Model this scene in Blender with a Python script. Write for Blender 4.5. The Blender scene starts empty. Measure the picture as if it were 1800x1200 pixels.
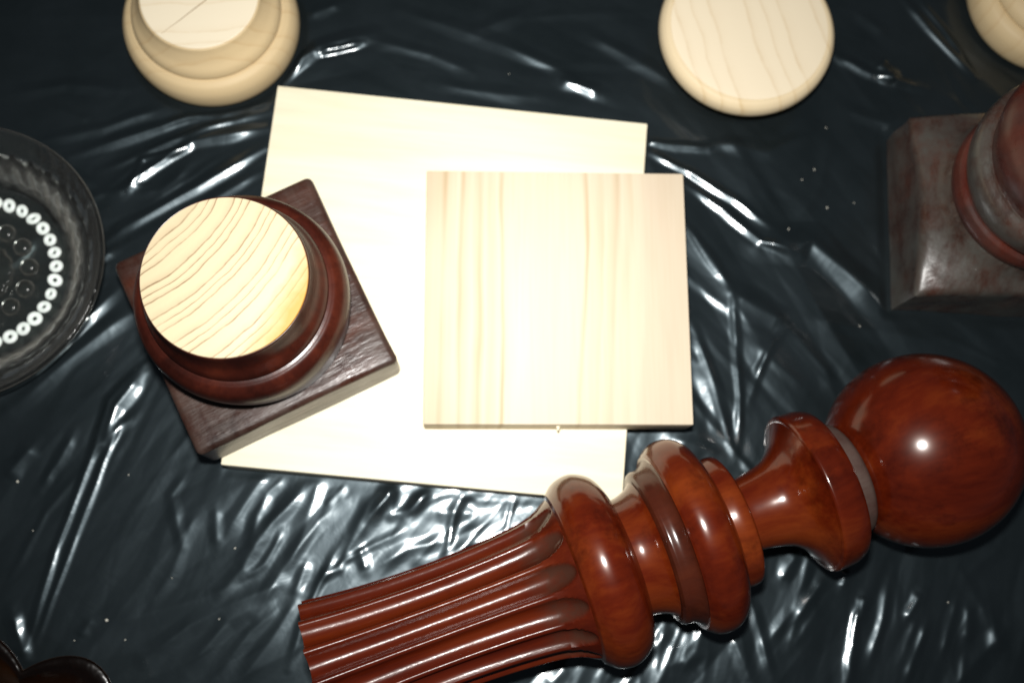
import bpy, bmesh, math, random
import numpy as np
from mathutils import Vector, Matrix

random.seed(7)
rng = np.random.default_rng(11)
scene = bpy.context.scene
C = scene.collection

# ------------------------------------------------------------------ camera
F, NU, NV, H = 1800.0, 820.0, 985.0, 0.51      # focal length in photo pixels, nadir pixel, height above the sheet
_n = np.array([(NU - 900) / F, (NV - 600) / F, 1.0]); _n /= np.linalg.norm(_n)
_Z = -_n
_Y = np.array([0.0, -1.0, 0.0]); _Y -= (_Y @ _Z) * _Z; _Y /= np.linalg.norm(_Y)
_X = np.cross(_Y, _Z)
RW = np.array([_X, _Y, _Z])                    # camera (x right, y down, z forward) -> world


def px(u, v, z=0.0):
    """photo pixel -> point on the horizontal plane at height z"""
    d = RW @ np.array([(u - 900) / F, (v - 600) / F, 1.0])
    t = (z - H) / d[2]
    return np.array([0, 0, H]) + d * t


cam_data = bpy.data.cameras.new('camera')
cam_data.sensor_width = 36.0
cam_data.sensor_fit = 'HORIZONTAL'
cam_data.lens = 36.0 * F / 1800.0
cam_data.clip_start = 0.01
cam_data.clip_end = 20.0
cam = bpy.data.objects.new('camera', cam_data)
C.objects.link(cam)
right, up, back = RW[:, 0], -RW[:, 1], -RW[:, 2]
M = Matrix.Identity(4)
for i in range(3):
    M[i][0], M[i][1], M[i][2] = right[i], up[i], back[i]
M[2][3] = H
cam.matrix_world = M
cam_data.dof.use_dof = True
cam_data.dof.focus_distance = 0.41
cam_data.dof.aperture_fstop = 6.5
scene.camera = cam

# ------------------------------------------------------------------ light: dim room + the camera's flash
world = bpy.data.worlds.new('World')
scene.world = world
world.use_nodes = True
bg = world.node_tree.nodes['Background']
bg.inputs['Color'].default_value = (0.72, 0.86, 1.0, 1)
bg.inputs['Strength'].default_value = 0.05

fl = bpy.data.lights.new('camera_flash', 'AREA')
fl.shape = 'RECTANGLE'
fl.size, fl.size_y = 0.026, 0.016
fl.energy = 2.0
fl.spread = math.radians(112)
fl.color = (1.0, 0.985, 0.95)
flash = bpy.data.objects.new('camera_flash', fl)
C.objects.link(flash)
FM = M.copy()
fpos = np.array([0, 0, H]) + 0.05 * up - 0.006 * right + 0.01 * back
FM.translation = Vector(fpos)
flash.matrix_world = FM

scene.view_settings.view_transform = 'Standard'
scene.view_settings.look = 'None'
scene.view_settings.exposure = 0.0
scene.view_settings.gamma = 1.0
scene.view_settings.use_curve_mapping = False
scene.render.engine = 'CYCLES'


# ------------------------------------------------------------------ material helpers
class Nodes:
    def __init__(self, name):
        self.mat = bpy.data.materials.new(name)
        self.mat.use_nodes = True
        self.t = self.mat.node_tree
        self.p = self.t.nodes['Principled BSDF']

    def n(self, kind, **kw):
        nd = self.t.nodes.new('ShaderNode' + kind)
        for k, v in kw.items():
            if k.startswith('i_'):
                key = k[2:].replace('_', ' ')
                nd.inputs[key].default_value = v
            else:
                setattr(nd, k, v)
        return nd

    def l(self, a, b):
        self.t.links.new(a, b)

    def setp(self, **kw):
        for k, v in kw.items():
            self.p.inputs[k.replace('_', ' ')].default_value = v

    def coord(self):
        return self.n('TexCoord').outputs['Object']

    def mapped(self, scale=(1, 1, 1), loc=(0, 0, 0), rot=(0, 0, 0), vec=None):
        m = self.n('Mapping')
        m.inputs['Scale'].default_value = scale
        m.inputs['Location'].default_value = loc
        m.inputs['Rotation'].default_value = rot
        self.l(vec if vec is not None else self.coord(), m.inputs['Vector'])
        return m.outputs['Vector']

    def noise(self, scale, vec=None, detail=4, rough=0.55, dist=0.0):
        nd = self.n('TexNoise')
        nd.inputs['Scale'].default_value = scale
        nd.inputs['Detail'].default_value = detail
        nd.inputs['Roughness'].default_value = rough
        nd.inputs['Distortion'].default_value = dist
        self.l(vec if vec is not None else self.coord(), nd.inputs['Vector'])
        return nd.outputs['Fac']

    def math(self, op, a, b=None, c=None, clamp=False):
        nd = self.n('Math', operation=op, use_clamp=clamp)
        for i, x in enumerate((a, b, c)):
            if x is None:
                continue
            if isinstance(x, (int, float)):
                nd.inputs[i].default_value = x
            else:
                self.l(x, nd.inputs[i])
        return nd.outputs[0]

    def ramp(self, fac, stops, interp='LINEAR'):
        nd = self.n('ValToRGB')
        cr = nd.color_ramp
        cr.interpolation = interp
        while len(cr.elements) < len(stops):
            cr.elements.new(0.5)
        for e, (pos, col) in zip(cr.elements, stops):
            e.position = pos
            if isinstance(col, (int, float)):
                col = (col, col, col)
            e.color = (*col, 1)
        self.l(fac, nd.inputs['Fac'])
        return nd.outputs['Color']

    def mix(self, fac, a, b, blend='MIX'):
        nd = self.n('Mix', data_type='RGBA', blend_type=blend)
        if isinstance(fac, (int, float)):
            nd.inputs[0].default_value = fac
        else:
            self.l(fac, nd.inputs[0])
        for s, x in ((6, a), (7, b)):
            if isinstance(x, tuple):
                nd.inputs[s].default_value = (*x, 1)
            else:
                self.l(x, nd.inputs[s])
        return nd.outputs[2]

    def bump(self, height, strength, dist):
        b = self.n('Bump')
        b.inputs['Strength'].default_value = strength
        b.inputs['Distance'].default_value = dist
        self.l(height, b.inputs['Height'])
        self.l(b.outputs['Normal'], self.p.inputs['Normal'])
        return b

    def color(self, sock):
        self.l(sock, self.p.inputs['Base Color'])


def mat_plastic():
    m = Nodes('black_polythene')
    m.setp(Roughness=0.33, Specular_IOR_Level=0.36, Coat_Weight=0.9, Coat_Roughness=0.16, Coat_IOR=1.5)
    m.p.inputs['Specular Tint'].default_value = (0.66, 0.88, 1.0, 1)
    c = m.coord()
    w = m.mapped(scale=(1, 1, 0.2), vec=c)
    n1 = m.noise(60, w, detail=3, rough=0.5, dist=0.8)
    n2 = m.noise(500, w, detail=2, rough=0.5)
    h = m.math('ADD', n1, m.math('MULTIPLY', n2, 0.05))
    b = m.bump(h, 0.07, 0.002)
    m.l(b.outputs['Normal'], m.p.inputs['Coat Normal'])
    # faint dust film: real colour variation of the sheet
    d = m.ramp(m.noise(14, w, detail=6, rough=0.65), [(0.35, (0.0052, 0.0076, 0.0085)), (0.75, (0.0105, 0.0140, 0.0160))])
    m.color(d)
    return m.mat


def mat_mahogany(name, lo, mid, hi, tint=(1, 1, 1), spec=0.08, coat=1.0, rough=0.38, coat_rough=0.06, grain=(14, 14, 2.2), dust=None, dust_amt=0.0,
                 spots=0.5, bump=0.0, bscale=(1, 1, 0.35), attr=False):
    m = Nodes(name)
    v = m.mapped(scale=grain)
    big = m.noise(2.6, v, detail=5, rough=0.62, dist=0.5)
    fine = m.noise(9, m.mapped(scale=(grain[0] * 3, grain[1] * 3, grain[2] * 0.9)), detail=4, rough=0.6)
    f = m.math('ADD', m.math('MULTIPLY', big, 0.78), m.math('MULTIPLY', fine, 0.22))
    col = m.ramp(f, [(0.30, lo), (0.50, mid), (0.72, hi)])
    blot = m.noise(38, detail=5, rough=0.7)
    col = m.mix(m.math('MULTIPLY', m.ramp(blot, [(0.52, 0.0), (0.68, 1.0)]), spots), col, tuple(c * 0.35 for c in lo))
    rsock = None
    if attr:
        an = m.n('Attribute', attribute_name='dust')
        dk = m.math('MULTIPLY', an.outputs['Fac'], m.ramp(m.noise(150, detail=4), [(0.3, 0.35), (0.6, 0.95)]))
        col = m.mix(dk, col, (0.060, 0.032, 0.024))
    if dust is not None:
        dn = m.noise(46, m.mapped(scale=(1.6, 0.7, 1.0), rot=(0, 0, 0.5)), detail=8, rough=0.74, dist=0.25)
        dm = m.ramp(dn, [(0.34, 0.0), (0.62, 1.0)])
        dm = m.math('MULTIPLY', dm, dust_amt)
        col = m.mix(dm, col, dust)
        r = m.math('ADD', m.math('MULTIPLY', dm, 0.22), coat_rough)
        m.l(r, m.p.inputs['Coat Roughness'])
    else:
        m.setp(Coat_Roughness=coat_rough)
    m.color(col)
    m.setp(Roughness=rough, Coat_Weight=coat, Coat_IOR=1.5, Specular_IOR_Level=spec)
    m.p.inputs['Coat Tint'].default_value = (*tint, 1)
    if bump:
        hb = m.noise(120, m.mapped(scale=bscale), detail=5, rough=0.65)
        b = m.bump(hb, bump, 0.002)
        m.l(b.outputs['Normal'], m.p.inputs['Coat Normal'])
    return m.mat


def mat_pine_plain(name, a, b, scale=(30, 4, 4), rough=0.6, freq=3.0, bump=0.12):
    """pale sanded pine, soft long grain"""
    m = Nodes(name)
    v = m.mapped(scale=scale)
    f = m.noise(freq, v, detail=6, rough=0.6, dist=0.25)
    col = m.ramp(f, [(0.3, a), (0.7, b)])
    m.color(col)
    m.setp(Roughness=rough, Specular_IOR_Level=0.3)
    m.bump(m.noise(300, m.mapped(scale=(scale[0] / 8, scale[1] / 8, scale[2] / 8)), detail=3), bump, 0.0006)
    return m.mat


def mat_pine_lines(name, width, stops, slant=0.0, warp=0.012, rough=0.6):
    """board whose growth lines run along local Y, placed across local X by an explicit ramp"""
    m = Nodes(name)
    c = m.coord()
    sx = m.n('SeparateXYZ')
    m.l(c, sx.inputs[0])
    w = m.noise(9, m.mapped(scale=(3.0, 0.8, 1.0)), detail=3, rough=0.5)
    fine = m.noise(4, m.mapped(scale=(160, 5, 5)), detail=5, rough=0.6)
    u = m.math('ADD', m.math('DIVIDE', sx.outputs[0], width), 0.5)
    u = m.math('ADD', u, m.math('MULTIPLY', sx.outputs[1], slant))
    u = m.math('ADD', u, m.math('MULTIPLY', m.math('SUBTRACT', w, 0.5), warp * 10))
    col = m.ramp(u, stops)
    fadev = m.noise(5, m.mapped(scale=(9, 2.2, 1)), detail=2)
    col = m.mix(m.ramp(fadev, [(0.38, 0.0), (0.70, 0.75)]), col, (0.60, 0.515, 0.385))
    col = m.mix(m.math('MULTIPLY', m.ramp(fine, [(0.35, 1.0), (0.6, 0.0)]), 0.10), col, (0.40, 0.27, 0.14))
    m.color(col)
    m.setp(Roughness=rough, Specular_IOR_Level=0.3)
    m.bump(fine, 0.08, 0.0005)
    return m.mat


def mat_end_grain(name, light, dark, center, freq, warp=0.004, resin=None, line=(0.55, 0.93), rough=0.55, edge=None):
    """growth rings round a pith at `center` (local metres)"""
    m = Nodes(name)
    c = m.coord()
    nz = m.n('TexNoise')
    nz.inputs['Scale'].default_value = 22
    nz.inputs['Detail'].default_value = 4
    m.l(c, nz.inputs['Vector'])
    sub = m.n('VectorMath', operation='SUBTRACT')
    m.l(c, sub.inputs[0])
    sub.inputs[1].default_value = (center[0], center[1], 0)
    flat = m.n('VectorMath', operation='MULTIPLY')
    m.l(sub.outputs[0], flat.inputs[0])
    flat.inputs[1].default_value = (1, 1, 0)
    ln = m.n('VectorMath', operation='LENGTH')
    m.l(flat.outputs[0], ln.inputs[0])
    r = m.math('ADD', ln.outputs['Value'], m.math('MULTIPLY', m.math('SUBTRACT', nz.outputs['Fac'], 0.5), warp))
    r = m.math('ADD', r, m.math('MULTIPLY', m.math('SINE', m.math('MULTIPLY', r, 2.1 * freq)), 0.28 / freq))
    fr = m.math('FRACT', m.math('MULTIPLY', r, freq))
    mid = tuple(0.75 * a + 0.25 * b for a, b in zip(light, dark))
    col = m.ramp(fr, [(0.0, light), (line[0], light), (line[1] - 0.12, mid), (line[1], dark), (1.0, light)])
    vary = m.noise(60, detail=5, rough=0.7)
    col = m.mix(m.ramp(vary, [(0.35, 0.0), (0.75, 0.85)]), col, light)
    if resin:
        (rc, rr, rcol) = resin
        s2 = m.n('SeparateXYZ')
        m.l(c, s2.inputs[0])
        # resin-soaked sapwood along one edge of the disc
        q = m.math('ADD', m.math('MULTIPLY', s2.outputs[0], rc[0]), m.math('MULTIPLY', s2.outputs[1], rc[1]))
        q = m.math('ADD', q, m.math('MULTIPLY', m.math('SUBTRACT', m.noise(45, detail=5), 0.5), 0.02))
        msk = m.n('MapRange')
        msk.inputs['From Min'].default_value = rr[0]
        msk.inputs['From Max'].default_value = rr[1]
        m.l(q, msk.inputs['Value'])
        col = m.mix(msk.outputs[0], col, rcol)
    m.color(col)
    m.setp(Roughness=rough, Specular_IOR_Level=0.3)
    m.bump(m.noise(900, detail=2), 0.1, 0.0004)
    return m.mat


def mat_glass(name, through, body, rough=0.05, body_amt=0.06, wavy=0.0, edge=0.0):
    """pressed glass: light passes through, the faces mirror by Fresnel, a little body colour"""
    m = Nodes(name)
    t = m.t
    out = t.nodes['Material Output']
    t.nodes.remove(m.p)
    tr = m.n('BsdfTransparent'); tr.inputs['Color'].default_value = (*through, 1)
    df = m.n('BsdfDiffuse'); df.inputs['Color'].default_value = (*body, 1)
    gl = m.n('BsdfGlossy'); gl.inputs['Roughness'].default_value = rough
    fr = m.n('Fresnel'); fr.inputs['IOR'].default_value = 1.52
    if wavy:
        b = m.n('Bump'); b.inputs['Strength'].default_value = wavy; b.inputs['Distance'].default_value = 0.004
        m.l(m.noise(75, detail=3, rough=0.5), b.inputs['Height'])
        for nd in (gl, fr, df):
            m.l(b.outputs['Normal'], nd.inputs['Normal'])
    a = m.n('MixShader'); a.inputs[0].default_value = body_amt
    lw = m.n('LayerWeight'); lw.inputs['Blend'].default_value = 0.5
    m.l(m.math('ADD', m.math('MULTIPLY', m.math('POWER', lw.outputs['Facing'], 4.0), edge), body_amt, clamp=True), a.inputs[0])
    m.l(tr.outputs[0], a.inputs[1]); m.l(df.outputs[0], a.inputs[2])
    c = m.n('MixShader')
    m.l(fr.outputs[0], c.inputs[0]); m.l(a.outputs[0], c.inputs[1]); m.l(gl.outputs[0], c.inputs[2])
    m.l(c.outputs[0], out.inputs['Surface'])
    return m.mat


def mat_flat(name, col, rough=0.7):
    m = Nodes(name)
    m.color(m.ramp(m.noise(700, detail=2), [(0.3, tuple(c * 0.7 for c in col)), (0.7, col)]))
    m.setp(Roughness=rough)
    return m.mat


# ------------------------------------------------------------------ object helpers
def tag(o, label=None, cat=None, group=None, kind=None):
    if label: o['label'] = label
    if cat: o['category'] = cat
    if group: o['group'] = group
    if kind: o['kind'] = kind
    return o


def empty(name, loc, rot=(0, 0, 0)):
    o = bpy.data.objects.new(name, None)
    o.empty_display_size = 0.01
    C.objects.link(o)
    o.location = loc
    o.rotation_euler = rot
    return o


def link(name, me, mat, parent=None, loc=(0, 0, 0)):
    o = bpy.data.objects.new(name, me)
    if mat and not me.materials:
        me.materials.append(mat)
    C.objects.link(o)
    o.location = loc
    if parent:
        o.parent = parent
    return o


def mesh(name, verts, faces, smooth=True, angle=35):
    me = bpy.data.meshes.new(name)
    me.from_pydata([tuple(v) for v in verts], [], faces)
    bm = bmesh.new(); bm.from_mesh(me)
    bmesh.ops.recalc_face_normals(bm, faces=bm.faces)
    bm.to_mesh(me); bm.free()
    if smooth:
        me.shade_smooth()
        me.set_sharp_from_angle(angle=math.radians(angle))
    return me


def curve_profile(pts, n=8):
    """Catmull-Rom through (r, z) points; a point marked with a third item True is a hard corner"""
    segs, cur = [], []
    for p in pts:
        cur.append(p)
        if len(p) > 2 and p[2] and len(cur) > 1:
            segs.append(cur); cur = [p]
    if len(cur) > 1: segs.append(cur)
    out = []
    for s in segs:
        q = [np.array(p[:2], float) for p in s]
        q = [2 * q[0] - q[1]] + q + [2 * q[-1] - q[-2]]
        for i in range(1, len(q) - 2):
            for k in range(n):
                t = k / n
                a, b, c, d = q[i - 1], q[i], q[i + 1], q[i + 2]
                out.append(0.5 * ((2 * b) + (-a + c) * t + (2 * a - 5 * b + 4 * c - d) * t * t + (-a + 3 * b - 3 * c + d) * t ** 3))
        # the segment's last point is added by the next segment or below
    out.append(np.array(pts[-1][:2], float))
    return [(max(float(r), 0.0), float(z)) for r, z in out]


def lathe(name, prof, seg=96, mod=None, caps=(True, True), angle=35):
    """prof: list of (r, z); mod(theta, z, r) -> r"""
    verts, faces = [], []
    n = len(prof)
    for (r, z) in prof:
        for k in range(seg):
            th = 2 * math.pi * k / seg
            rr = mod(th, z, r) if mod else r
            verts.append((rr * math.cos(th), rr * math.sin(th), z))
    for i in range(n - 1):
        for k in range(seg):
            k2 = (k + 1) % seg
            faces.append((i * seg + k, i * seg + k2, (i + 1) * seg + k2, (i + 1) * seg + k))
    if caps[0] and prof[0][0] > 1e-6:
        faces.append(tuple(range(seg - 1, -1, -1)))
    if caps[1] and prof[-1][0] > 1e-6:
        faces.append(tuple((n - 1) * seg + k for k in range(seg)))
    return mesh(name, verts, faces, angle=angle)


def bevel_box(name, sx, sy, z0, z1, bev=0.0008, segs=2, wobble=0.0):
    bm = bmesh.new()
    bmesh.ops.create_cube(bm, size=1.0)
    for v in bm.verts:
        v.co = Vector((v.co.x * sx, v.co.y * sy, z0 + (v.co.z + 0.5) * (z1 - z0)))
    bmesh.ops.bevel(bm, geom=list(bm.edges), offset=bev, segments=segs, affect='EDGES', profile=0.5)
    if wobble:
        bmesh.ops.subdivide_edges(bm, edges=[e for e in bm.edges if e.calc_length() > 0.01], cuts=24, use_grid_fill=True)
        from mathutils import noise
        for v in bm.verts:
            p = v.co * 30
            v.co += Vector((noise.noise(p), noise.noise(p + Vector((9, 3, 1))), 0.3 * noise.noise(p + Vector((4, 7, 2))))) * wobble
        for v in bm.verts:
            v.co.z = max(v.co.z, z0)
    me = bpy.data.meshes.new(name)
    bm.to_mesh(me); bm.free()
    me.shade_smooth()
    me.set_sharp_from_angle(angle=math.radians(35))
    return me


# ------------------------------------------------------------------ where things stand (metres)
T = 0.018                                            # board thickness
BIG_C, BIG_S, BIG_R = (-0.0113, 0.1330), (0.1917, 0.1949), math.radians(-5.7)
SML_C, SML_S, SML_R = (0.0435, 0.1240), (0.1266, 0.1247), math.radians(-0.3)
BASE_C, BASE_R = (-0.0972, 0.1125), math.radians(26.0)
RB_C, RB_R = (0.2715, 0.1705), math.radians(-3.4)
FOOT_A = (-0.1340, 0.2785)
FOOT_B = (0.1470, 0.2700)
FOOT_C = (0.3225, 0.3030)
DISH_C = (-0.2430, 0.1430)
AXIS_A = 19.0
BALL = (0.2107, 0.0482, 0.0450)
LOBE_C = (-0.2120, -0.1080)


# ------------------------------------------------------------------ the plastic sheet
def value_noise(X, Y, freq, seed):
    r = np.random.default_rng(seed)
    n = 256
    g = r.random((n, n)) * 2 - 1
    x, y = X * freq + 100.37, Y * freq + 57.91
    xi, yi = np.floor(x).astype(int), np.floor(y).astype(int)
    fx, fy = x - xi, y - yi
    fx = fx ** 3 * (fx * (fx * 6 - 15) + 10); fy = fy ** 3 * (fy * (fy * 6 - 15) + 10)
    a, b = g[yi % n, xi % n], g[yi % n, (xi + 1) % n]
    c, d = g[(yi + 1) % n, xi % n], g[(yi + 1) % n, (xi + 1) % n]
    return (a * (1 - fx) + b * fx) * (1 - fy) + (c * (1 - fx) + d * fx) * fy


def facet_noise(X, Y, ang, la, lb, seed):
    """piecewise-flat random surface: long facets (la along the pull, lb across it) meeting in straight creases"""
    r = np.random.default_rng(seed)
    n = 128
    g = r.random((n, n)) * 2 - 1
    gw = r.random((n, n, 2)) - 0.5
    ca, sa = math.cos(ang), math.sin(ang)
    u, v = (X * ca + Y * sa) / la + 31.3, (-X * sa + Y * ca) / lb + 47.7

    def lin(g, u, v):
        ui, vi = np.floor(u).astype(int), np.floor(v).astype(int)
        fu, fv = u - ui, v - vi
        a, b = g[vi % n, ui % n], g[vi % n, (ui + 1) % n]
        c, d = g[(vi + 1) % n, ui % n], g[(vi + 1) % n, (ui + 1) % n]
        low = fu + fv < 1
        return np.where(low, a + (b - a) * fu + (c - a) * fv, d + (c - d) * (1 - fu) + (b - d) * (1 - fv))
    wu, wv = lin(gw[..., 0], u * 0.6 + 3, v * 0.6 + 9), lin(gw[..., 1], u * 0.6 + 3, v * 0.6 + 9)
    u, v = u + 0.9 * wu + 0.35 * v, v + 0.9 * wv
    return lin(g, u, v)


# creases seen in the photograph: (points in photo pixels, width in mm, steepness)
CREASES = [
    # long double fold, left
    ([(252, 640), (192, 702), (165, 790), (100, 960), (45, 1145)], 3.0, 1.1),
    ([(214, 742), (182, 810), (117, 985), (62, 1130)], 2.6, 1.1),
    ([(250, 655), (205, 712), (180, 780)], 6.0, 1.0),
    ([(70, 860), (110, 800), (130, 760)], 4.0, .6), ([(20, 1010), (80, 900), (140, 830)], 3.0, .5),
    ([(10, 840), (60, 780)], 6, .7), ([(20, 1070), (34, 1120), (45, 1160)], 5, .8),
    # below the glass dish
    ([(215, 500), (110, 605), (0, 695)], 5.0, .9), ([(240, 540), (150, 610), (20, 720)], 6.0, .6),
    ([(200, 440), (150, 470)], 4, .7),
    ([(170, 330), (90, 290), (10, 300)], 5, 1.0), ([(150, 560), (60, 650), (0, 680)], 6, 1.0), ([(175, 470), (120, 520), (60, 560)], 5, 1.0), ([(60, 420), (0, 470)], 6, .8),
    # streaks fanning from the board to the upper left
    ([(660, 62), (560, 88), (500, 130), (440, 182)], 6.0, 1.1), ([(640, 80), (560, 98)], 2.6, 1.3),
    ([(478, 182), (330, 208), (240, 236), (120, 274)], 4.0, 1.1), ([(475, 196), (360, 226), (260, 262)], 3.0, .9),
    ([(468, 225), (340, 250), (265, 295), (212, 338)], 4.5, 1.1), ([(465, 260), (345, 330), (215, 400), (185, 425)], 4.5, 1.0),
    ([(460, 300), (380, 345), (300, 400)], 4.0, .7), ([(330, 262), (250, 280), (225, 335)], 3.0, 1.0),
    ([(400, 215), (300, 250), (170, 300)], 3.0, .8), ([(290, 190), (180, 225), (60, 250)], 4, .6),
    ([(90, 190), (160, 215)], 4, .6), ([(0, 170), (120, 150), (210, 160)], 5, .5),
    ([(640, 70), (760, 100), (830, 130)], 5, .55), ([(980, 140), (1060, 168)], 5, .8), ([(700, 20), (880, 80), (1040, 150)], 6, .45),
    ([(540, 30), (600, 10)], 5, .5), ([(830, 60), (930, 20)], 6, .4), ([(1030, 60), (1140, 120), (1190, 150)], 6, .45),
    # right of the boards
    ([(1130, 248), (1180, 256), (1245, 262)], 3.5, 1.2), ([(1130, 262), (1215, 305), (1290, 352), (1350, 398)], 3.4, 1.15),
    ([(1205, 322), (1270, 370), (1335, 425), (1405, 450)], 3.6, 1.15), ([(1330, 432), (1425, 428), (1560, 545)], 11.0, .9),
    ([(1400, 440), (1420, 425)], 3, 1.2), ([(1205, 395), (1245, 450), (1285, 512)], 3.6, 1.0),
    ([(1285, 512), (1292, 600), (1300, 700), (1296, 790)], 3.2, 1.25), ([(1212, 560), (1250, 660), (1278, 760), (1292, 810)], 4.0, 1.0),
    ([(1285, 515), (1385, 572)], 9.0, .75), ([(1385, 570), (1345, 620), (1310, 720)], 3.6, 1.0), ([(1360, 590), (1330, 660)], 3, 1.0),
    ([(1390, 580), (1450, 650), (1470, 700)], 6, .5), ([(1230, 640), (1270, 780)], 5, .6), ([(1180, 770), (1270, 800)], 5, .7),
    ([(1420, 560), (1540, 580), (1640, 600)], 7, .45), ([(1460, 240), (1440, 330), (1400, 390)], 5, .5),
    ([(1480, 190), (1560, 220), (1610, 200)], 6, .5), ([(1250, 250), (1350, 270), (1440, 230)], 6, .4),
    # top right
    ([(1585, -5), (1650, 70), (1715, 135)], 3.4, 1.1), ([(1612, -5), (1660, 50), (1712, 128)], 2.4, .9),
    ([(1465, 95), (1530, 132), (1625, 156)], 4.0, 1.1), ([(1540, 110), (1575, 145)], 7, .8), ([(1500, 20), (1560, 60)], 6, .4),
    # the bright crumple between board and shaft
    ([(505, 832), (470, 868), (452, 905), (440, 950)], 5.0, 0.90), ([(548, 848), (478, 918), (450, 955), (425, 1000), (388, 1040)], 5.0, 0.90),
    ([(600, 880), (560, 915), (515, 975), (490, 1010), (452, 1080)], 5.0, 0.90), ([(540, 985), (515, 1050)], 4.0, 0.90),
    ([(694, 858), (687, 905), (722, 894), (755, 862)], 4.0, 0.75), ([(655, 868), (628, 925), (600, 990)], 5.0, 0.75),
    ([(632, 960), (644, 1003)], 4.0, 0.90), ([(648, 1003), (718, 964), (790, 948), (880, 910)], 5.0, 0.75),
    ([(749, 987), (889, 933), (950, 896)], 6.0, 0.75), ([(800, 850), (840, 880), (930, 880)], 5.0, 0.60),
    ([(610, 850), (570, 890)], 4.0, 0.75), ([(760, 900), (840, 900)], 6.0, 0.60), ([(560, 1010), (610, 1000)], 4, 0.75),
    # plain lower left
    ([(330, 830), (300, 870), (320, 960)], 4, .5), ([(345, 900), (300, 1010), (270, 1050)], 5, .4), ([(380, 890), (380, 960)], 4, .5),
    ([(180, 1100), (330, 1060), (450, 1020)], 8, .5), ([(330, 1180), (400, 1090), (470, 1060)], 6, .6),
    ([(420, 1200), (480, 1120), (530, 1040)], 5, .7), ([(380, 1190), (440, 1110), (500, 1060)], 4, .6), ([(140, 1120), (160, 1085)], 4, .5),
    # fan below the finial
    ([(1316, 1040), (1335, 1110), (1355, 1190)], 4.0, .9), ([(1285, 1115), (1300, 1150), (1320, 1200)], 5.0, .8),
    ([(1506, 1055), (1500, 1120), (1488, 1205)], 4.0, 1.1), ([(1520, 1045), (1512, 1090)], 4.0, 1.0), ([(1565, 1015), (1552, 1090), (1526, 1170)], 4.0, 1.0),
    ([(1620, 1040), (1592, 1092)], 4.0, 1.0), ([(1632, 1090), (1592, 1200)], 4.0, .9), ([(1685, 1050), (1658, 1155)], 4.0, .7),
    ([(1705, 1060), (1702, 1130)], 5.0, .6), ([(1452, 1010), (1395, 1090)], 5.0, .7), ([(1402, 970), (1370, 1020)], 5.0, .8),
    ([(1490, 1000), (1478, 1035)], 4, .9), ([(1440, 1060), (1390, 1140)], 5, .5), ([(1740, 1050), (1760, 1150)], 6, .4), ([(1760, 960), (1700, 1010)], 6, .4),
    ([(1150, 1090), (1180, 1140), (1150, 1210)], 5.0, .4), ([(1215, 1100), (1200, 1160), (1235, 1205)], 4.0, .5), ([(1170, 1170), (1240, 1150)], 4.0, .5),
    ([(1120, 1130), (1060, 1200)], 5, .4), ([(1000, 1170), (960, 1205)], 5, .5), ([(1180, 1100), (1140, 1150)], 4, .5),
]


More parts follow.
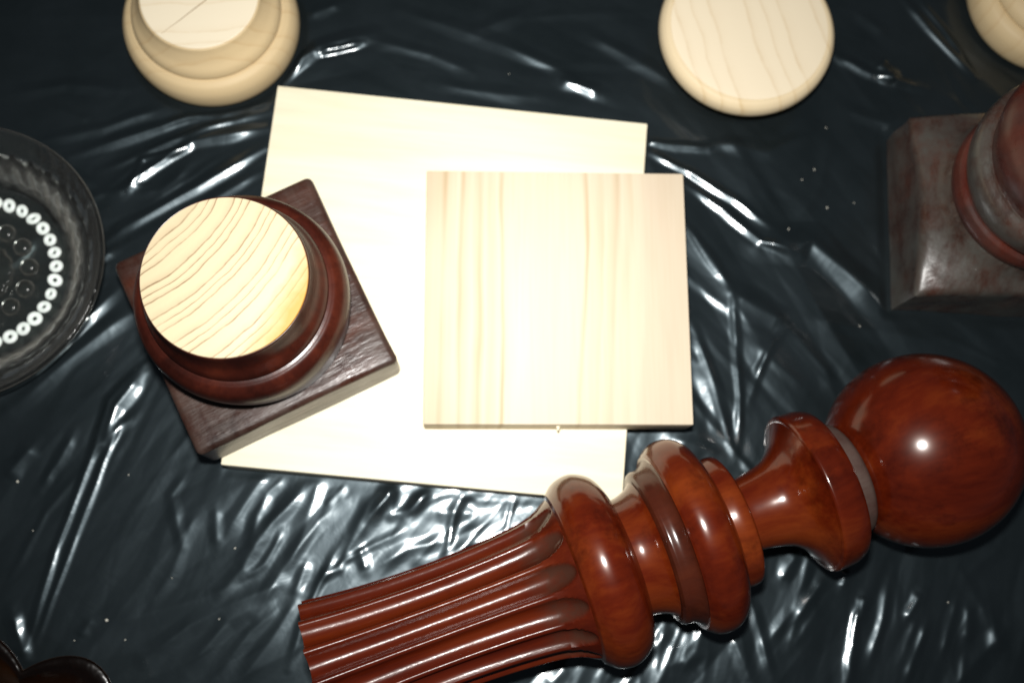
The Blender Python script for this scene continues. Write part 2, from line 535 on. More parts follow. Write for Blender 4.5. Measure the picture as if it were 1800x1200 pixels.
def build_sheet():
    def axis(a, b, step, lo, hi):
        mid = list(np.arange(a, b, step))
        left, s, x = [], step, a
        while x > lo:
            s = min(s * 1.25, 0.05); x -= s; left.append(x)
        rightl, s, x = [], step, mid[-1]
        while x < hi:
            s = min(s * 1.25, 0.05); x += s; rightl.append(x)
        return np.array(left[::-1] + mid + rightl)
    xs = axis(-0.285, 0.352, 0.00082, -1.0, 1.1)
    ys = axis(-0.085, 0.338, 0.00082, -0.7, 1.1)
    X, Y = np.meshgrid(xs, ys)
    Z = np.zeros_like(X)
    hot = px(820, 905)[:2]                                     # where flat sheet mirrors the flash

    def stroke(P, w, slope, fade=True, jitter=0.12):
        P = np.array(P)
        x0, y0 = P.min(0) - w; x1, y1 = P.max(0) + w
        i0, i1 = np.searchsorted(ys, (y0, y1)); j0, j1 = np.searchsorted(xs, (x0, x1))
        if i1 - i0 < 1 or j1 - j0 < 1: return
        gx, gy = X[i0:i1, j0:j1], Y[i0:i1, j0:j1]
        best = np.full(gx.shape, 1e9); tt = np.zeros(gx.shape)
        seg = np.linalg.norm(P[1:] - P[:-1], axis=1); L = max(seg.sum(), 1e-6); acc = 0
        for a, b, l in zip(P[:-1], P[1:], seg):
            ab = b - a
            t = np.clip(((gx - a[0]) * ab[0] + (gy - a[1]) * ab[1]) / max(l * l, 1e-12), 0, 1)
            d = np.hypot(gx - a[0] - t * ab[0], gy - a[1] - t * ab[1])
            m = d < best
            best[m] = d[m]; tt[m] = ((acc + t * l) / L)[m]
            acc += l
        wl = w * (1 + jitter * np.sin(tt * 9 + P[0, 0] * 900))
        if fade:
            e = np.clip(np.minimum(tt, 1 - tt) / 0.22, 0, 1)
            env = 0.30 + 0.70 * e * e * (3 - 2 * e)
        else:
            env = 1
        q = np.clip(1 - np.sqrt((best / wl) ** 2 + 0.012) + 0.05, 0, 1)
        prof = q ** 1.35
        Z[i0:i1, j0:j1] += prof * w * slope * env

    tr = []
    for pts, w, k in CREASES:
        P = [px(u, v)[:2] for u, v in pts]
        # smooth the traced line a little and shake it
        Q = []
        for a, b in zip(P[:-1], P[1:]):
            for t in (0, .25, .5, .75):
                Q.append(a + (b - a) * t + rng.normal(0, 0.00014, 2))
        Q.append(P[-1])
        mid = (P[0] + P[-1]) / 2
        dr = P[-1] - P[0]; dr /= max(np.linalg.norm(dr), 1e-9)
        need = (hot - mid) / H * 0.5 * 1.9
        perp = abs(-dr[1] * need[0] + dr[0] * need[1])
        slope = k * min(max(perp, 0.16), 0.50)
        stroke(Q, w * 0.001, slope)
        tr.append((mid, math.atan2(dr[1], dr[0]), np.linalg.norm(P[-1] - P[0])))
    mids = np.array([t[0] for t in tr]); c2 = np.array([np.cos(2 * t[1]) for t in tr]); s2 = np.array([np.sin(2 * t[1]) for t in tr])
    # smaller creases between them, following the same pull
    for i in range(60):
        p = np.array([rng.uniform(-0.30, 0.36), rng.uniform(-0.10, 0.34)])
        d2 = ((mids - p) ** 2).sum(1) + 0.0004
        w8 = 1 / d2 ** 1.5
        ang = 0.5 * math.atan2((w8 * s2).sum(), (w8 * c2).sum()) + rng.normal(0, 0.28)
        L = rng.uniform(0.02, 0.085)
        w = rng.uniform(0.0016, 0.0065)
        d = np.array([math.cos(ang), math.sin(ang)])
        bend = rng.normal(0, 0.05) * L
        nrm = np.array([-d[1], d[0]])
        P = [p - d * L / 2, p - d * L / 6 + nrm * bend, p + d * L / 6 + nrm * bend * 0.8, p + d * L / 2]
        stroke(P, w, rng.uniform(0.03, 0.17) * rng.choice([1, 1, -0.6]))
    # tight crumple where the sheet is bunched between the board and the finial, and beyond the finial
    for (u0, u1, v0, v1, a0, n, lo, hi) in ((420, 960, 820, 1060, 52, 14, 0.08, 0.20), (1090, 1330, 1080, 1230, 62, 8, 0.08, 0.2),
                                            (180, 480, 200, 420, 28, 8, 0.06, 0.18), (1340, 1720, 1000, 1220, 72, 10, 0.06, 0.2),
                                            (1140, 1420, 260, 800, -55, 6, 0.06, 0.16)):
        for i in range(n):
            p = px(rng.uniform(u0, u1), rng.uniform(v0, v1))[:2]
            ang = math.radians(a0 + rng.normal(0, 15))
            L = rng.uniform(0.025, 0.070)
            d = np.array([math.cos(ang), math.sin(ang)])
            nrm = np.array([-d[1], d[0]]) * rng.normal(0, 0.06) * L
            stroke([p - d * L / 2, p - d * L / 8 + nrm, p + d * L / 6 + nrm * 0.7, p + d * L / 2], rng.uniform(0.0020, 0.0070), rng.uniform(lo, hi))
    # slack in the sheet
    Z += 0.0016 * value_noise(X, Y, 11, 1)
    # flat facets pulled in the direction the sheet is stretched in each region: (photo pixel, pull angle, strength)
    regions = [((300, 300), 26, 1.0), ((250, 850), 62, 0.8), ((680, 930), 52, 1.25), ((1330, 480), -52, 1.0), ((1500, 1100), 74, 1.0),
               ((900, 60), -20, 0.45), ((-20, 470), 38, 1.3), ((100, 100), 12, 0.4), ((1600, 80), -45, 0.6), ((1180, 1150), 60, 1.2), ((350, 1120), 35, 0.9)]
    wsum = np.zeros_like(X); acc = np.zeros_like(X)
    for q, ((u, v), a, k) in enumerate(regions):
        c = px(u, v)[:2]
        w = np.exp(-((X - c[0]) ** 2 + (Y - c[1]) ** 2) / (2 * 0.055 ** 2)) + 1e-6
        f = 0.00115 * facet_noise(X, Y, math.radians(a), 0.066, 0.0165, 40 + q) + 0.00022 * facet_noise(X, Y, math.radians(a + 12), 0.028, 0.0062, 70 + q)
        wsum += w; acc += w * f * k
    Z += acc / wsum
    # pressed flat under and close to what stands on it
    near = np.full(X.shape, 1e9)

    def rect(c, s, r):
        ca, sa = math.cos(r), math.sin(r)
        dx, dy = X - c[0], Y - c[1]
        a, b = np.abs(dx * ca + dy * sa) - s[0] / 2, np.abs(-dx * sa + dy * ca) - s[1] / 2
        return np.where((a > 0) & (b > 0), np.hypot(np.maximum(a, 0), np.maximum(b, 0)), np.maximum(a, b))
    near = np.minimum(near, rect(BIG_C, BIG_S, BIG_R))
    near = np.minimum(near, rect(RB_C, (0.098, 0.098), RB_R))
    for c, r in ((FOOT_A, 0.044), (FOOT_B, 0.036), (FOOT_C, 0.044), (LOBE_C, 0.060)):
        near = np.minimum(near, np.hypot(X - c[0], Y - c[1]) - r)
    ax = np.array([math.cos(math.radians(AXIS_A)), math.sin(math.radians(AXIS_A))])
    for s in (0.0, -0.119, -0.159):
        q = np.array(BALL[:2]) + ax * s
        near = np.minimum(near, np.hypot(X - q[0], Y - q[1]) - 0.006)
    dd_ = np.hypot(X - DISH_C[0], Y - DISH_C[1])
    Z = np.where(dd_ < 0.056, np.clip(Z, -0.001, 0.0008) * np.clip(np.abs(dd_ - 0.0465) / 0.006, 0, 1) - 0.0002, Z)
    Z = np.where((dd_ >= 0.056) & (dd_ < 0.072), np.minimum(Z, 0.012), Z)
    k = np.clip((near + 0.0005) / 0.006, 0, 1)
    k = k * k * (3 - 2 * k)
    Z = Z * k - 0.0006 * (1 - k)
    # the finial lies over the sheet: keep folds below it
    dx, dy = X - BALL[0], Y - BALL[1]
    s = dx * ax[0] + dy * ax[1]; dd = np.abs(-dx * ax[1] + dy * ax[0])
    under = (s > -0.31) & (s < 0.045) & (dd < 0.045)
    cap = np.where(under, 0.0006 + np.clip(0.045 - np.sqrt(np.maximum(0.045 ** 2 - dd ** 2, 0)), 0, 1) * 0.8, 1)
    Z = np.minimum(Z, np.where(under & (s > -0.19), cap, np.where(under, 0.008, 1)))
    ny, nx = X.shape
    me = bpy.data.meshes.new('plastic_sheet')
    me.vertices.add(nx * ny)
    me.vertices.foreach_set('co', np.stack([X, Y, Z], -1).astype(np.float32).ravel())
    idx = np.arange(nx * ny).reshape(ny, nx)
    quads = np.stack([idx[:-1, :-1], idx[:-1, 1:], idx[1:, 1:], idx[1:, :-1]], -1).reshape(-1, 4)
    me.loops.add(quads.size); me.polygons.add(len(quads))
    me.loops.foreach_set('vertex_index', quads.ravel().astype(np.int32))
    me.polygons.foreach_set('loop_start', (np.arange(len(quads)) * 4).astype(np.int32))
    me.update(calc_edges=True)
    me.shade_smooth()
    o = link('plastic_sheet', me, mat_plastic())
    tag(o, 'creased black plastic sheet spread under everything', kind='structure')
    return Z, xs, ys


SHEET_Z, SHEET_XS, SHEET_YS = build_sheet()


def sheet_z(x, y):
    return float(SHEET_Z[np.searchsorted(SHEET_YS, y), np.searchsorted(SHEET_XS, x)])


# ------------------------------------------------------------------ materials
PINE_END = (0.78, 0.66, 0.42)
M_big = mat_pine_plain('pine_big_board', (0.73, 0.66, 0.48), (0.84, 0.78, 0.60), scale=(3, 40, 4))
W1, W2, W3 = (0.615, 0.535, 0.400), (0.555, 0.455, 0.315), (0.440, 0.325, 0.190)
M_small = mat_pine_lines('pine_small_board', SML_S[0], [
    (0.00, (0.54, 0.45, 0.32)), (0.045, W2), (0.06, W3), (0.075, W2), (0.115, W1), (0.13, W3), (0.145, W2), (0.175, W1), (0.19, W2),
    (0.205, (0.47, 0.36, 0.22)), (0.225, W1), (0.245, W2), (0.275, W1), (0.287, (0.44, 0.33, 0.19)), (0.298, W1), (0.34, (0.64, 0.57, 0.43)),
    (0.45, (0.62, 0.53, 0.40)), (0.585, (0.64, 0.56, 0.42)), (0.602, (0.47, 0.36, 0.22)), (0.615, W1), (0.665, W2), (0.675, W1), (0.705, W2),
    (0.72, (0.50, 0.39, 0.26)), (0.74, W1), (0.775, W2), (0.79, W1), (0.84, (0.575, 0.475, 0.355)), (1.0, (0.565, 0.465, 0.345))],
    slant=-0.22, warp=0.009)
M_edge = None
M_finial = mat_mahogany('finial_mahogany', (0.032, 0.0028, 0.0012), (0.098, 0.0135, 0.0032), (0.200, 0.046, 0.0085), tint=(0.72, 0.52, 0.42), spec=0.16, rough=0.30, coat=0.9, coat_rough=0.14, spots=0.55, grain=(9, 9, 4.5))
M_shaft = mat_mahogany('shaft_mahogany', (0.038, 0.0045, 0.0016), (0.090, 0.0135, 0.0036), (0.160, 0.034, 0.0075), tint=(0.72, 0.52, 0.42), coat=1.0, coat_rough=0.19, spots=0.25, bump=0.09, attr=True)
M_ledge = mat_mahogany('dusty_ledge', (0.028, 0.007, 0.004), (0.060, 0.014, 0.007), (0.10, 0.028, 0.012), tint=(0.72, 0.52, 0.42), coat=0.8, coat_rough=0.16, dust=(0.070, 0.024, 0.013), dust_amt=0.35)
M_gap = mat_mahogany('dusty_fillet', (0.03, 0.012, 0.010), (0.06, 0.03, 0.025), (0.09, 0.05, 0.04), coat=0.2, coat_rough=0.4, dust=(0.075, 0.054, 0.045), dust_amt=0.8)
M_base = mat_mahogany('base_mahogany', (0.014, 0.0032, 0.0020), (0.034, 0.0066, 0.0038), (0.075, 0.0150, 0.0070), coat=0.34, coat_rough=0.26, spots=0.5, bump=0.06)
M_plinth = mat_mahogany('plinth_mahogany', (0.010, 0.0030, 0.0020), (0.030, 0.0075, 0.0042), (0.080, 0.022, 0.010), coat=0.6, coat_rough=0.26, spots=0.7,
                        grain=(3, 22, 22), dust=(0.060, 0.040, 0.032), dust_amt=0.7, bump=0.42, bscale=(0.16, 0.8, 0.8))
M_dusty = mat_mahogany('dusty_mahogany', (0.024, 0.011, 0.008), (0.046, 0.018, 0.012), (0.085, 0.028, 0.018), coat=1.0, coat_rough=0.20, spots=0.3,
                       dust=(0.070, 0.067, 0.058), dust_amt=0.95, bump=0.16)
M_dusty_red = mat_mahogany('dusty_red_mahogany', (0.035, 0.006, 0.004), (0.068, 0.012, 0.0065), (0.11, 0.020, 0.010), coat=0.6, coat_rough=0.25, spots=0.4,
                           dust=(0.065, 0.052, 0.045), dust_amt=0.4, bump=0.12)
M_top = mat_end_grain('raw_pine_end_grain', (0.56, 0.46, 0.295), (0.17, 0.10, 0.048), (-0.046, 0.105), 235, warp=0.009, line=(0.42, 0.88),
                      resin=((0.63, -0.78), (0.020, 0.032), (0.46, 0.25, 0.05)))
M_foot = mat_end_grain('turned_pine', (0.55, 0.42, 0.24), (0.49, 0.35, 0.185), (0.02, 0.30), 110, warp=0.012)
M_foot_b = mat_end_grain('turned_pine_rim', (0.63, 0.51, 0.33), (0.53, 0.39, 0.21), (0.42, 0.10), 85, warp=0.012)
M_foot_top = mat_end_grain('turned_pine_top', (0.74, 0.65, 0.49), (0.66, 0.54, 0.37), (0.02, 0.30), 110, warp=0.012)
M_disc_face = mat_end_grain('turned_pine_face', (0.70, 0.60, 0.44), (0.60, 0.48, 0.32), (0.42, 0.10), 85, warp=0.010, line=(0.5, 0.92))
M_crack = mat_flat('crack', (0.34, 0.24, 0.13))
M_glass = mat_glass('clear_glass', (0.96, 0.97, 0.95), (0.66, 0.63, 0.56), rough=0.17, body_amt=0.006, wavy=0.34, edge=1.0)
M_bead_glint = mat_glass('painted_bead_glint', (0.90, 1.0, 0.94), (0.93, 1.0, 0.96), rough=0.25, body_amt=0.9)  # near-white body colour stands in for flash glints in the clear glass beads
M_amber = mat_glass('amber_glass', (0.16, 0.05, 0.01), (0.24, 0.08, 0.010), rough=0.24, body_amt=0.008, wavy=0.3, edge=0.4)
M_speck = mat_flat('sawdust', (0.62, 0.60, 0.52))


# ------------------------------------------------------------------ boards
def board(name, c, s, r, z0, mat, label):
    me = bevel_box(name, s[0], s[1], 0, T, bev=0.0006)
    o = link(name, me, mat, loc=(c[0], c[1], z0))
    o.rotation_euler = (0, 0, r)
    return tag(o, label, 'board', 'square pine boards')


board('pine_board', BIG_C, BIG_S, BIG_R, 0.0, M_big, 'larger pale pine board lying on the black plastic under the smaller board')
sb = board('pine_board', SML_C, SML_S, SML_R, T + 0.0002, M_small, 'smaller square pine board with straight growth lines on top of the larger board')
nb = bmesh.new()
bmesh.ops.create_cone(nb, cap_ends=True, segments=6, radius1=0.0012, radius2=0.0004, depth=0.003)
me = bpy.data.meshes.new('splinter'); nb.to_mesh(me); nb.free()
sp = link('splinter', me, M_big, sb, loc=(0.0000, -SML_S[1] / 2 - 0.0006, 0.0125))
sp.rotation_euler = (math.radians(90), 0, 0)


# ------------------------------------------------------------------ post bases (plinth + turned mouldings)
def plinth_mesh(side, h):
    return bevel_box('plinth', side, side, 0, h, bev=0.0030, segs=4, wobble=0.0008)


b1 = empty('post_base', (BASE_C[0], BASE_C[1], T + 0.0002), (0, 0, BASE_R))
tag(b1, 'dark mahogany post base with sawn pale pine top, resting on the larger board', 'post base')
link('plinth', plinth_mesh(0.0990, 0.0305), M_plinth, b1)
prof = curve_profile([(0.0430, 0.0245), (0.0436, 0.0330), (0.0450, 0.0420), (0.0459, 0.0500), (0.0461, 0.0560), (0.0448, 0.0620), (0.0420, 0.0655), (0.0398, 0.0665, True),
                      (0.0385, 0.0668, True), (0.0388, 0.0690), (0.0380, 0.0720), (0.0356, 0.0765), (0.0345, 0.0820), (0.0341, 0.0893), (0.0333, 0.0900, True)], 6)
link('turned_moulding', lathe('turned_moulding', prof, 128), M_base, b1)
link('end_grain', lathe('end_grain', [(0.0336, 0.0885), (0.0336, 0.0900), (0.0333, 0.0905), (0.0328, 0.0907)], 96), M_top, b1)['label'] = 'sawn pale pine top with brown growth lines'

b2 = empty('post_base', (RB_C[0], RB_C[1], 0.0), (0, 0, RB_R))
tag(b2, 'dusty grey-brown post base with cove and red bulb standing beside the ball finial', 'post base')
def coved_plinth(side, n=72):
    from mathutils import noise
    R_, Z_ = [0.0, 0.0388, 0.0398, 0.0412, 0.0432, 0.0460, 0.0500, 0.0560, 0.0680], [0.057, 0.057, 0.0525, 0.0490, 0.0458, 0.0430, 0.0394, 0.0350, 0.0295]
    vs, fs = [], []
    h = side / 2
    for i in range(n + 1):
        for k in range(n + 1):
            x, y = -h + side * i / n, -h + side * k / n
            z = float(np.interp(math.hypot(x, y), R_, Z_))
            e = min(h - abs(x), h - abs(y))
            z -= 0.0012 * max(0.0, 1 - e / 0.0022) ** 2
            z += 0.0006 * noise.noise(Vector((x * 60, y * 60, 3.1)))
            vs.append([x + 0.0007 * noise.noise(Vector((y * 50, x * 20, 1))), y + 0.0007 * noise.noise(Vector((x * 50, y * 20, 7))), z])
    idx = lambda i, k: i * (n + 1) + k
    for i in range(n):
        for k in range(n):
            fs.append((idx(i, k), idx(i + 1, k), idx(i + 1, k + 1), idx(i, k + 1)))
    rim = [idx(i, 0) for i in range(n)] + [idx(n, k) for k in range(n)] + [idx(i, n) for i in range(n, 0, -1)] + [idx(0, k) for k in range(n, 0, -1)]
    base = len(vs)
    rows = 8
    for q in range(1, rows + 1):
        for a in rim:
            x, y, z = vs[a]
            t = q / rows
            w = 0.0009 * noise.noise(Vector((x * 45, y * 45, t * 2.2))) * math.sin(math.pi * min(t, 0.9))
            vs.append([x * (1 + w / h), y * (1 + w / h), z * (1 - t)])
    m_ = len(rim)
    prev = rim
    for q in range(rows):
        cur = [base + q * m_ + k for k in range(m_)]
        for k in range(m_):
            fs.append((prev[k], prev[(k + 1) % m_], cur[(k + 1) % m_], cur[k]))
        prev = cur
    fs.append(tuple(prev))
    return mesh('plinth', vs, fs, angle=50)


link('plinth', coved_plinth(0.0945), M_dusty, b2)
prof = curve_profile([(0.0380, 0.0550), (0.0385, 0.0570, True), (0.0408, 0.0580, True), (0.0414, 0.0620), (0.0405, 0.0665, True), (0.0390, 0.068)], 5)
link('fillet_ring', lathe('fillet_ring', prof, 128), M_dusty_red, b2)
prof = curve_profile([(0.0370, 0.0660), (0.0385, 0.0690), (0.0420, 0.0760), (0.0438, 0.0840), (0.0432, 0.0900), (0.0405, 0.0935, True)], 6)
link('bead_moulding', lathe('bead_moulding', prof, 128), M_dusty, b2)
prof = curve_profile([(0.0390, 0.0925), (0.0395, 0.0950), (0.0415, 0.1010), (0.0428, 0.1080), (0.0420, 0.1160), (0.0380, 0.1250), (0.0300, 0.1320), (0.0, 0.1340)], 6)
link('bulb', lathe('bulb', prof, 128), M_dusty_red, b2)


# ------------------------------------------------------------------ turned pine feet
FOOT_PROF = [(0.0405, 0.0, True), (0.0440, 0.0030), (0.0455, 0.0085), (0.0450, 0.0150), (0.0425, 0.0195), (0.0395, 0.0212, True), (0.0380, 0.0214, True),
             (0.0382, 0.0235), (0.0370, 0.0265), (0.0340, 0.0300), (0.0315, 0.0340), (0.0302, 0.0372, True), (0.0296, 0.0376, True)]


def foot(loc, rz, label, crack):
    f = empty('turned_foot', (loc[0], loc[1], 0.0), (0, 0, rz))
    tag(f, label, 'turned foot', 'pale turned pine feet')
    link('turned_body', lathe('turned_body', curve_profile(FOOT_PROF, 6), 128), M_foot, f)
    link('top_face', lathe('top_face', [(0.0294, 0.0365), (0.0294, 0.0379), (0.0290, 0.0382)], 96), M_foot_top, f)
    if crack:
        v, n = [], 14
        a, b = Vector((0.026, 0.012, 0)), Vector((-0.0200, -0.0195, 0))
        for i in range(n + 1):
            t = i / n
            p = a.lerp(b, t) + Vector((random.gauss(0, .00012), random.gauss(0, .00012), 0))
            w = 0.00020 * math.sin(math.pi * min(max(t, 0.04), 0.96)) + 0.00006
            nn = Vector((-(b - a).y, (b - a).x, 0)).normalized() * w
            v += [p + nn + Vector((0, 0, 0.03835)), p - nn + Vector((0, 0, 0.03835))]
        link('crack', mesh('crack', v, [(2 * i, 2 * i + 1, 2 * i + 3, 2 * i + 2) for i in range(n)], smooth=False), M_crack, f)
    return f


foot(FOOT_A, math.radians(8), 'stepped pale pine foot with a thin crack across its top', True)
foot(FOOT_C, math.radians(70), 'stepped pale pine foot behind the dusty post base', False)

f = empty('turned_foot', (FOOT_B[0], FOOT_B[1], 0.0), (0, 0, 0))
tag(f, 'pale pine foot showing its broad flat round face with long growth lines', 'turned foot', 'pale turned pine feet')
prof = curve_profile([(0.0300, 0.0, True), (0.0330, 0.004), (0.0370, 0.0090), (0.0380, 0.0125, True), (0.0400, 0.0130), (0.0440, 0.0165), (0.0462, 0.0215),
                      (0.0458, 0.0262), (0.0436, 0.0290), (0.0415, 0.0296, True), (0.0405, 0.0296, True)], 6)
link('turned_body', lathe('turned_body', prof, 128), M_foot_b, f)
link('flat_face', lathe('flat_face', curve_profile([(0.0404, 0.0285), (0.0404, 0.0294, True), (0.0396, 0.0300), (0.02, 0.0304), (0.0, 0.0305)], 4), 128), M_disc_face, f)


# ------------------------------------------------------------------ the ball finial, lying on its side
fin = empty('ball_finial', BALL)
fin.rotation_euler = Matrix(((0, 0, 0), (0, 0, 0), (0, 0, 0))).to_euler()
axv = Vector((math.cos(math.radians(AXIS_A)), math.sin(math.radians(AXIS_A)), 0.0))
fin.rotation_euler = axv.to_track_quat('Z', 'Y').to_euler()
tag(fin, 'glossy red-brown turned finial with large ball and fluted shaft lying on its side', 'finial')
S = lambda pts: [(p[0] / 1000, p[1] / 1000) + tuple(p[2:]) for p in pts]
# ball
R = 44.6
bp = [(R * math.sin(a), -R * math.cos(a)) for a in np.linspace(math.asin(24.0 / R), math.pi, 48)]
link('ball', lathe('ball', [(r / 1000, z / 1000) for r, z in bp], 128), M_finial, fin)
link('fillet', lathe('fillet', curve_profile(S([(25.0, -50), (26.4, -46), (26.2, -40.5), (24.8, -38.2), (22.5, -37)]), 5), 96), M_gap, fin)
link('collar', lathe('collar', curve_profile(S([(24, -46.0), (32, -46.3, True), (34.6, -47.5), (36.3, -51.5), (36.8, -56), (36.9, -60.0), (36.2, -61.2, True), (35.0, -61.7)]), 6), 128), M_finial, fin)
link('neck', lathe('neck', curve_profile(S([(35.4, -61.3, True), (30.5, -64.0), (24.5, -68), (20.2, -73.5), (18.2, -80), (17.0, -87), (16.6, -92), (17.0, -98)]), 7), 128), M_finial, fin)
link('ring_moulding', lathe('ring_moulding', curve_profile(S([(19, -94.0), (28.2, -94.2, True), (29.8, -95.5), (30.2, -99), (29.4, -103.5, True), (28, -106)]), 5), 128), M_finial, fin)
link('bead_moulding', lathe('bead_moulding', curve_profile(S([(27, -103.5), (34, -104.3), (40.5, -107.3), (44.0, -112.0), (44.7, -116.5), (43.8, -121), (41.2, -124.5, True), (40.0, -125.5)]), 7), 128), M_finial, fin)
link('fillet', lathe('fillet', curve_profile(S([(40.6, -124.6), (37.6, -126.2), (35.6, -129.2), (35.3, -132.6, True), (34.6, -134.0, True), (33.0, -135.0)]), 6), 128), M_ledge, fin)
link('cove_moulding', lathe('cove_moulding', curve_profile(S([(33.0, -133.5), (29.2, -137), (27.0, -142.5), (26.6, -147), (27.0, -150)]), 6), 128), M_finial, fin)
link('bead_moulding', lathe('bead_moulding', curve_profile(S([(26, -147.0), (33, -148.0), (39.5, -151.5), (43.2, -157.5), (43.8, -162.5), (42.2, -168), (38.6, -172.4, True), (35.5, -173.7)]), 7), 128), M_finial, fin)

NF = 14
SH = curve_profile(S([(37.2, -171.7), (35.4, -175.5), (32.6, -181), (30.8, -188), (29.6, -198), (28.6, -212), (28.0, -230), (28.2, -250), (29.2, -270), (31.0, -289)]), 14)


def flute(th, z, r):
    s = -z * 1000
    q0 = th * NF / (2 * math.pi) + 0.30
    jit = math.sin(int(q0) * 12.9898) * 0.5
    a = q0 % 1.0
    d = abs(a - 0.5) * 2                      # 0 at the middle of the flute, 1 in the middle of the fillet
    w = 0.80 + 0.04 * jit
    if s < 188:                               # rounded upper end of each flute
        q = max((s - 173.5) / 14.5, 0.0)
        w *= math.sqrt(max(1 - (1 - q) ** 2, 0.0)) if q < 1 else 1
    if d >= w or w < 0.05:
        return r
    k = d / w
    dep = (0.0040 + 0.0007 * jit) * min(1.0, w / 0.80)
    return r - dep * math.sqrt(1 - k * k) ** 1.2


sh_me = lathe('fluted_shaft', SH, 14 * 20, mod=flute, angle=50)
at = sh_me.attributes.new('dust', 'FLOAT', 'POINT')
vals = []
for v in sh_me.vertices:
    z = v.co.z; r0 = np.interp(z, [p[1] for p in SH][::-1], [p[0] for p in SH][::-1])
    deep = min(max((r0 - math.hypot(v.co.x, v.co.y)) / 0.0016, 0), 1)
    vals.append(deep * min(max((196 + z * 1000) / 10, 0), 1))          # dust caught in the closed ends of the flutes
at.data.foreach_set('value', vals)
link('fluted_shaft', sh_me, M_shaft, fin)


# ------------------------------------------------------------------ pressed glass dish
dish = empty('glass_dish', (DISH_C[0], DISH_C[1], 0.0002))
tag(dish, 'clear pressed glass dish with a ring of beads painted white as flash glints at the frame edge', 'glass dish')
body = curve_profile(S([(0, 3.2), (38, 3.2), (43, 3.6), (47.0, 6.5), (50.5, 13), (53.5, 19.5), (56.5, 23.0), (61, 25.5), (65.8, 28.4), (67.8, 29.6), (68.6, 28.2), (68.0, 26.2),
                        (62.5, 22.6), (58.0, 19.5), (54.5, 12), (51.5, 3.5), (49.0, 0.4), (45, 0.0), (41, 1.0), (0, 1.0)]), 6)


def scal(th, z, r):
    if 0.046 < r < 0.0575:
        return r + 0.0005 * math.sin(36 * th) * math.sin(math.pi * (r - 0.046) / 0.0115)
    return r


link('dish_body', lathe('dish_body', body, 216, mod=scal, caps=(False, False), angle=60), M_glass, dish)
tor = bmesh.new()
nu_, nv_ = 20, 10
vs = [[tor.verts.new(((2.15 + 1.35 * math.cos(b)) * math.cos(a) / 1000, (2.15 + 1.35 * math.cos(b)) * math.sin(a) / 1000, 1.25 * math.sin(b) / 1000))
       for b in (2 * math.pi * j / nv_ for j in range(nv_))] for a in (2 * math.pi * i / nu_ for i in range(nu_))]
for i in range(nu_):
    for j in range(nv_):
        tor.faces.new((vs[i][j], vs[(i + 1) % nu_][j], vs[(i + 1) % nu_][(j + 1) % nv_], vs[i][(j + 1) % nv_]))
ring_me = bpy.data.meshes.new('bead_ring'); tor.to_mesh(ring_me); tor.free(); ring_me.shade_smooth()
for k in range(32):  # white rings shaped like the flash glint inside each bead
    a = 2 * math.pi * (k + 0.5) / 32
    rb = link('glint_ring_bead', ring_me, M_bead_glint, dish, loc=(0.0370 * math.cos(a), 0.0370 * math.sin(a), 0.0045))
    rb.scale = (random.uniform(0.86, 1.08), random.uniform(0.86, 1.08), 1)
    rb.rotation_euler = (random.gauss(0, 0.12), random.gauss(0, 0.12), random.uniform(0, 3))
dome_me = lathe('bead_dome', curve_profile([(0.0044, 0.0), (0.0041, 0.0018), (0.0028, 0.0032), (0.0, 0.0038)], 5), 24, caps=(False, False))
for k in range(13):
    a = 2 * math.pi * (k + 0.3) / 13
    link('round_bead', dome_me, M_glass, dish, loc=(0.0235 * math.cos(a), 0.0235 * math.sin(a), 0.0033))
star = lathe('centre_star', curve_profile([(0.0155, 0.0), (0.0150, 0.0016), (0.0125, 0.0022), (0.0, 0.0012)], 6), 96,
             mod=lambda th, z, r: r * (1 + 0.03 * math.sin(16 * th)), caps=(False, False))
link('centre_star', star, M_glass, dish, loc=(0, 0, 0.0033))

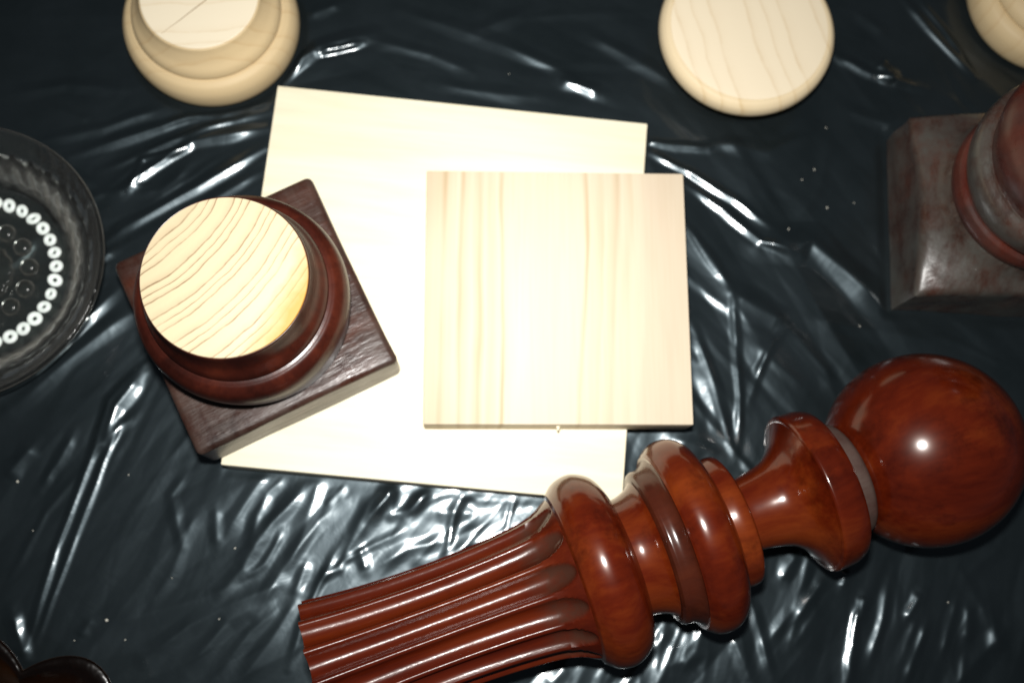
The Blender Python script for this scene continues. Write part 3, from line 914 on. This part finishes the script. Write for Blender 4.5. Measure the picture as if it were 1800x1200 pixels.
# ------------------------------------------------------------------ dark amber lobed dish in the corner
lob = empty('amber_dish', (LOBE_C[0], LOBE_C[1], 0.0002))
tag(lob, 'dark amber glass dish with lobed rim, mostly cut off at the corner', 'glass dish')
lp = curve_profile(S([(0, 4), (34, 4), (42, 6), (47, 14), (52, 24), (56, 30), (59, 31), (60, 28.5), (56, 20), (52, 9), (48, 1), (44, 0), (0, 0)]), 6)
link('dish_body', lathe('dish_body', lp, 240, mod=lambda th, z, r: r * (1.08 + 0.27 * min(1, r / 0.06) ** 2 * abs(math.sin(4 * (th - math.radians(75))))), caps=(False, False), angle=60), M_amber, lob)

# ------------------------------------------------------------------ crumbs of sawdust on the sheet
ico = bmesh.new(); bmesh.ops.create_icosphere(ico, subdivisions=1, radius=1.0)
for v in ico.verts: v.co *= random.uniform(0.7, 1.15)
ico_me = bpy.data.meshes.new('sawdust_speck'); ico.to_mesh(ico_me); ico.free()
CRUMBS = [(188, 1089, 1.0, 'largest pale sawdust crumb, alone on bare plastic below the long double fold'),
          (32, 846, .9, 'pale sawdust crumb on the plastic between the clear glass dish and the long double fold'),
          (1718, 531, .9, 'pale sawdust crumb right in front of the dusty post base'),
          (1452, 367, .7, 'pale sawdust crumb on dark plastic between the small board and the dusty post base'),
          (1384, 405, .6, 'tiny sawdust crumb beside the creases spreading from the small board'),
          (1511, 573, .5, 'tiny sawdust crumb between the dusty post base and the finial ball'),
          (1668, 1058, .5, 'tiny sawdust crumb in the creases below the finial ball'),
          (895, 132, .3, 'faint sawdust crumb beyond the far edge of the larger board')]
CRUMBS += [(u, v, s, 'tiny sawdust crumb near the foot showing its flat face') for u, v, s in
           [(1430, 300, .6), (1408, 318, .5), (1452, 225, .5), (1500, 358, .4)]]
CRUMBS += [(u, v, s, 'tiny sawdust crumb on plastic between the long double fold and the fluted shaft') for u, v, s in
           [(386, 1087, .5), (413, 963, .6), (226, 834, .45), (220, 1124, .45), (302, 1015, .35)]]
CRUMBS += [(u, v, s, 'tiny sawdust crumb close to the long double fold') for u, v, s in [(57, 932, .4), (131, 1125, .4)]]
for (u, v, s, text) in CRUMBS:
    p = px(u, v)
    z = sheet_z(p[0], p[1])
    o = link('sawdust_crumb', ico_me, M_speck, loc=(p[0], p[1], z + 0.0004 * s))
    o.scale = (0.0010 * s, 0.0007 * s, 0.0005 * s)
    o.rotation_euler = (0, 0, random.uniform(0, 3))
    tag(o, text, 'sawdust', 'sawdust crumbs on the plastic')
